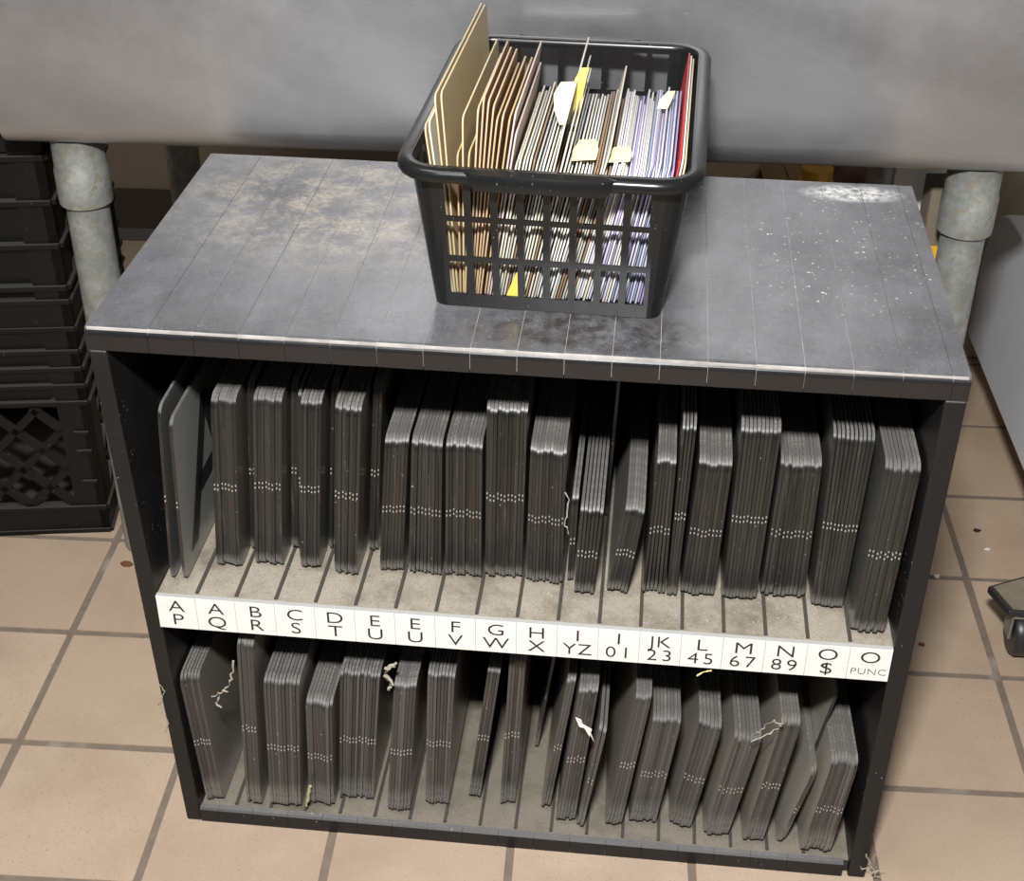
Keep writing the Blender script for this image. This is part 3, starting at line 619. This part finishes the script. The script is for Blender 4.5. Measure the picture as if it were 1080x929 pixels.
thread([(.262, .006, .250), (.253, .005, .243), (.250, .005, .232), (.255, .006, .222), (.252, .006, .212)], .0019, MWEB, 'lumpy cobweb clump at the top of the first U plates', seed=3)
thread([(.621, .004, .183), (.630, .004, .190), (.644, .005, .202), (.648, .005, .208), (.640, .005, .213)], .0009, MWEB, 'tangled cobweb in front of slots six-seven and eight-nine', seed=4)
thread([(.639, .004, .212), (.628, .004, .200), (.624, .004, .190)], .0006, MWEB, 'loose end of the cobweb by slot eight-nine', seed=5)
thread([(.559, .001, .267), (.565, .001, .273), (.573, .001, .276)], .0009, MPALE, 'pale straw bit hanging under the strip at four-five', 'straw_bit', 'straw', .0006, seed=6)
thread([(.154, .0065, .030), (.157, .0065, .046), (.160, .0065, .062)], .0022, simple('dry_leaf', (.42, .40, .22), .8), 'dry yellowish leaf scrap by the S plates', 'leaf_scrap', 'scrap', .0012, seed=7)
thread([(.4235, .050, .442), (.4265, .050, .424), (.4245, .050, .402), (.4275, .050, .392)], .0007, MWEB, 'white thread hanging down right of the H plates', 'thread', 'thread', .0018, seed=8)
thread([(.013, -.004, .207), (.019, -.004, .195), (.012, -.004, .175), (.016, -.004, .150), (.013, -.004, .135)], .0009, MWEB, 'cobweb strand on the left post of the rack', seed=9)
for k, pth in enumerate([[(.753, -.003, .040), (.762, -.004, .022), (.766, -.004, .006)], [(.765, -.003, .048), (.760, -.005, .026), (.772, -.004, .008)], [(.750, -.003, .020), (.764, -.004, .016), (.775, -.004, .022)]]):
    thread(pth, .0006, MWEB, ['upright', 'slanting', 'lowest, nearly level'][k] + ' white web strand at the right foot of the rack', seed=10 + k, jit=.003)
m = MB(); zz = .0
for a, b, c_ in (((.443, .004, .196), (.449, .004, .193), (.452, .006, .181)), ((.443, .004, .196), (.452, .005, .1815), (.447, .004, .184)), ((.4495, .005, .187), (.460, .004, .181), (.458, .005, .170)), ((.456, .005, .178), (.460, .004, .174), (.463, .005, .163))):
    A, B, C_ = Vector(a), Vector(b), Vector(c_); q = Vector((0, .0012, 0)); m.add([A, B, C_, A + q, B + q, C_ + q], [(0, 1, 2), (5, 4, 3), (0, 3, 4, 1), (1, 4, 5, 2), (2, 5, 3, 0)])
tag(m.build('paper_scrap', MPAP), 'torn white paper scrap on the YZ plates', 'scrap')
# lint on the shelves (nobody could count it)
for nm, z, y1, n, lab, mt in (('shelf_lint', ZS, .075, 420, 'grey lint and crumbs on the upper shelf', MGREY), ('shelf_lint', ZB, .06, 700, 'brown grit and lint on the bottom shelf', simple('grit', (.20, .17, .13), .9, var=.5, sc_=90))):
    m = MB(); r_ = random.Random(n)
    for k in range(n):
        x = r_.uniform(.04, .73); y = .009 + (y1 - .009) * r_.random() ** (1 if z > .1 else 1.6); q = r_.uniform(.0004, .0013); a = r_.uniform(0, 6)
        m.add([(x + q * math.cos(a), y + q * math.sin(a), z - .0002), (x + q * math.cos(a + 2.1), y + q * math.sin(a + 2.1), z - .0002), (x + q * math.cos(a + 4.2), y + q * math.sin(a + 4.2), z - .0002), (x, y, z + q * 1.1)], [(0, 2, 1), (0, 1, 3), (1, 2, 3), (2, 0, 3)])
    tag(m.build(nm, mt), lab, 'lint', kind='stuff')
# bits on the floor
MCH = simple('brown_chip', (.16, .06, .03), .8)
for k, (x, y, q, mt, lab) in enumerate(((-.196, .432, .008, MCH, 'reddish brown chip on the floor beside the sink leg'), (.867, .386, .005, MCH, 'brown chip on the floor right of the rack'), (.977, .643, .005, MBLK, 'dark crumb on the floor in front of the appliance'), (.905, .53, .005, MPAP, 'pale crumb on the floor right of the upper shelf'), (.985, .60, .004, MPAP, 'white crumb beside the dark one before the appliance'))):
    r_ = random.Random(k); pts = [(q * r_.uniform(.6, 1.2) * math.cos(a), q * r_.uniform(.4, .9) * math.sin(a)) for a in (0, 1.1, 2.2, 3.3, 4.3, 5.3)]
    o = MB().prism(pts, 'Z', 0, q * .5).build('floor_crumb', mt); o.location = (x, y, .0001); tag(o, lab, 'crumb')
# ------------------------------------------------------------------ things kept under the sink
def bottle(name, x, y, prof, cap, mb, mc, label, cat, n=24):
    e = tag(empty(name, (x, y, 0)), label, cat); MB().lathe(prof, n=n).build('body', mb, e, smooth=45)
    if cap: MB().lathe(cap, n=n).build('cap', mc, e, smooth=45)
    return e
MBE = simple('beige_plastic', (.42, .36, .27), .5); MTB = simple('cardboard', (.34, .24, .14), .8); MYB = simple('yellow_plastic', (.75, .42, .04), .4); MBR = simple('brown_clay', (.16, .09, .06), .6)
MGN = simple('dark_green_plastic', (.01, .06, .035), .35); MJW = simple('white_plastic', (.75, .74, .70), .45, var=.06); MTP = simple('taupe_plastic', (.17, .14, .10), .7)
bottle('bucket', .575, 1.12, [(.060, 0), (.075, .30), (.075, .330), (.080, .333), (.080, .345)], None, MBE, None, 'beige bucket under the sink right of the basket', 'bucket')
bx_ = tag(empty('cardboard_box', (.700, 1.16, 0), .1), 'brown cardboard box under the sink', 'box'); MB().box(-.04, -.05, 0, .04, .05, .315).build('body', MTB, bx_, bevel=.002); MB().box(-.04, -.05, .315, -.002, .05, .318).box(.002, -.05, .315, .04, .05, .318).build('flap', MTB, bx_)
bottle('jar', .738, 1.05, [(.03, 0), (.034, .005), (.034, .33), (.026, .35)], [(.024, .35), (.024, .37), (.02, .372)], MYB, MYB, 'yellow jar under the sink behind the rack', 'jar')
bottle('clay_pot', .815, 1.12, [(.035, 0), (.055, .05), (.058, .25), (.050, .31), (.035, .34), (.015, .352)], None, MBR, None, 'round brown pot under the sink behind the rack', 'pot')
bottle('bottle', .892, 1.20, [(.028, 0), (.032, .006), (.032, .25), (.018, .28)], [(.019, .28), (.019, .318), (.015, .32)], MJW, MGN, 'bottle with a dark green cap behind the rack', 'bottle')
cb = tag(empty('cutting_board', (.835, .632, 0), .06), 'white plastic cutting board standing upright behind the right sink leg', 'board')
MB().prism(rrect(-.055, 0, .030, .56, .012), 'Y', 0, .014).build('board', MJW, cb, bevel=.002)
yb_ = tag(empty('scrub_bottle', (.828, .584, 0), .1), 'yellow bottle with a taupe block top beside the right sink leg', 'bottle')
MB().prism(rrect(-.014, -.018, .014, .018, .008), 'Z', 0, .475).build('body', MYB, yb_, smooth=45); MB().prism(rrect(-.015, -.019, .015, .019, .004), 'Z', .475, .552).build('cap', MTP, yb_, smooth=45)
bn = tag(empty('tan_wall_stand_in', room(1.06, 1.10), TH), 'beige bin shape added for the lit tan wall tone behind the appliance', 'bin')  # added bin shape that supplies the tan of a lit wall
MB().prism([(-.02, 0), (.38, 0), (.39, .50), (-.03, .50)], 'Y', 0, .28).build('body', MBE, bn, bevel=.006); MB().box(-.037, -.008, .50, .397, .288, .52).build('lid', MBE, bn, bevel=.004)
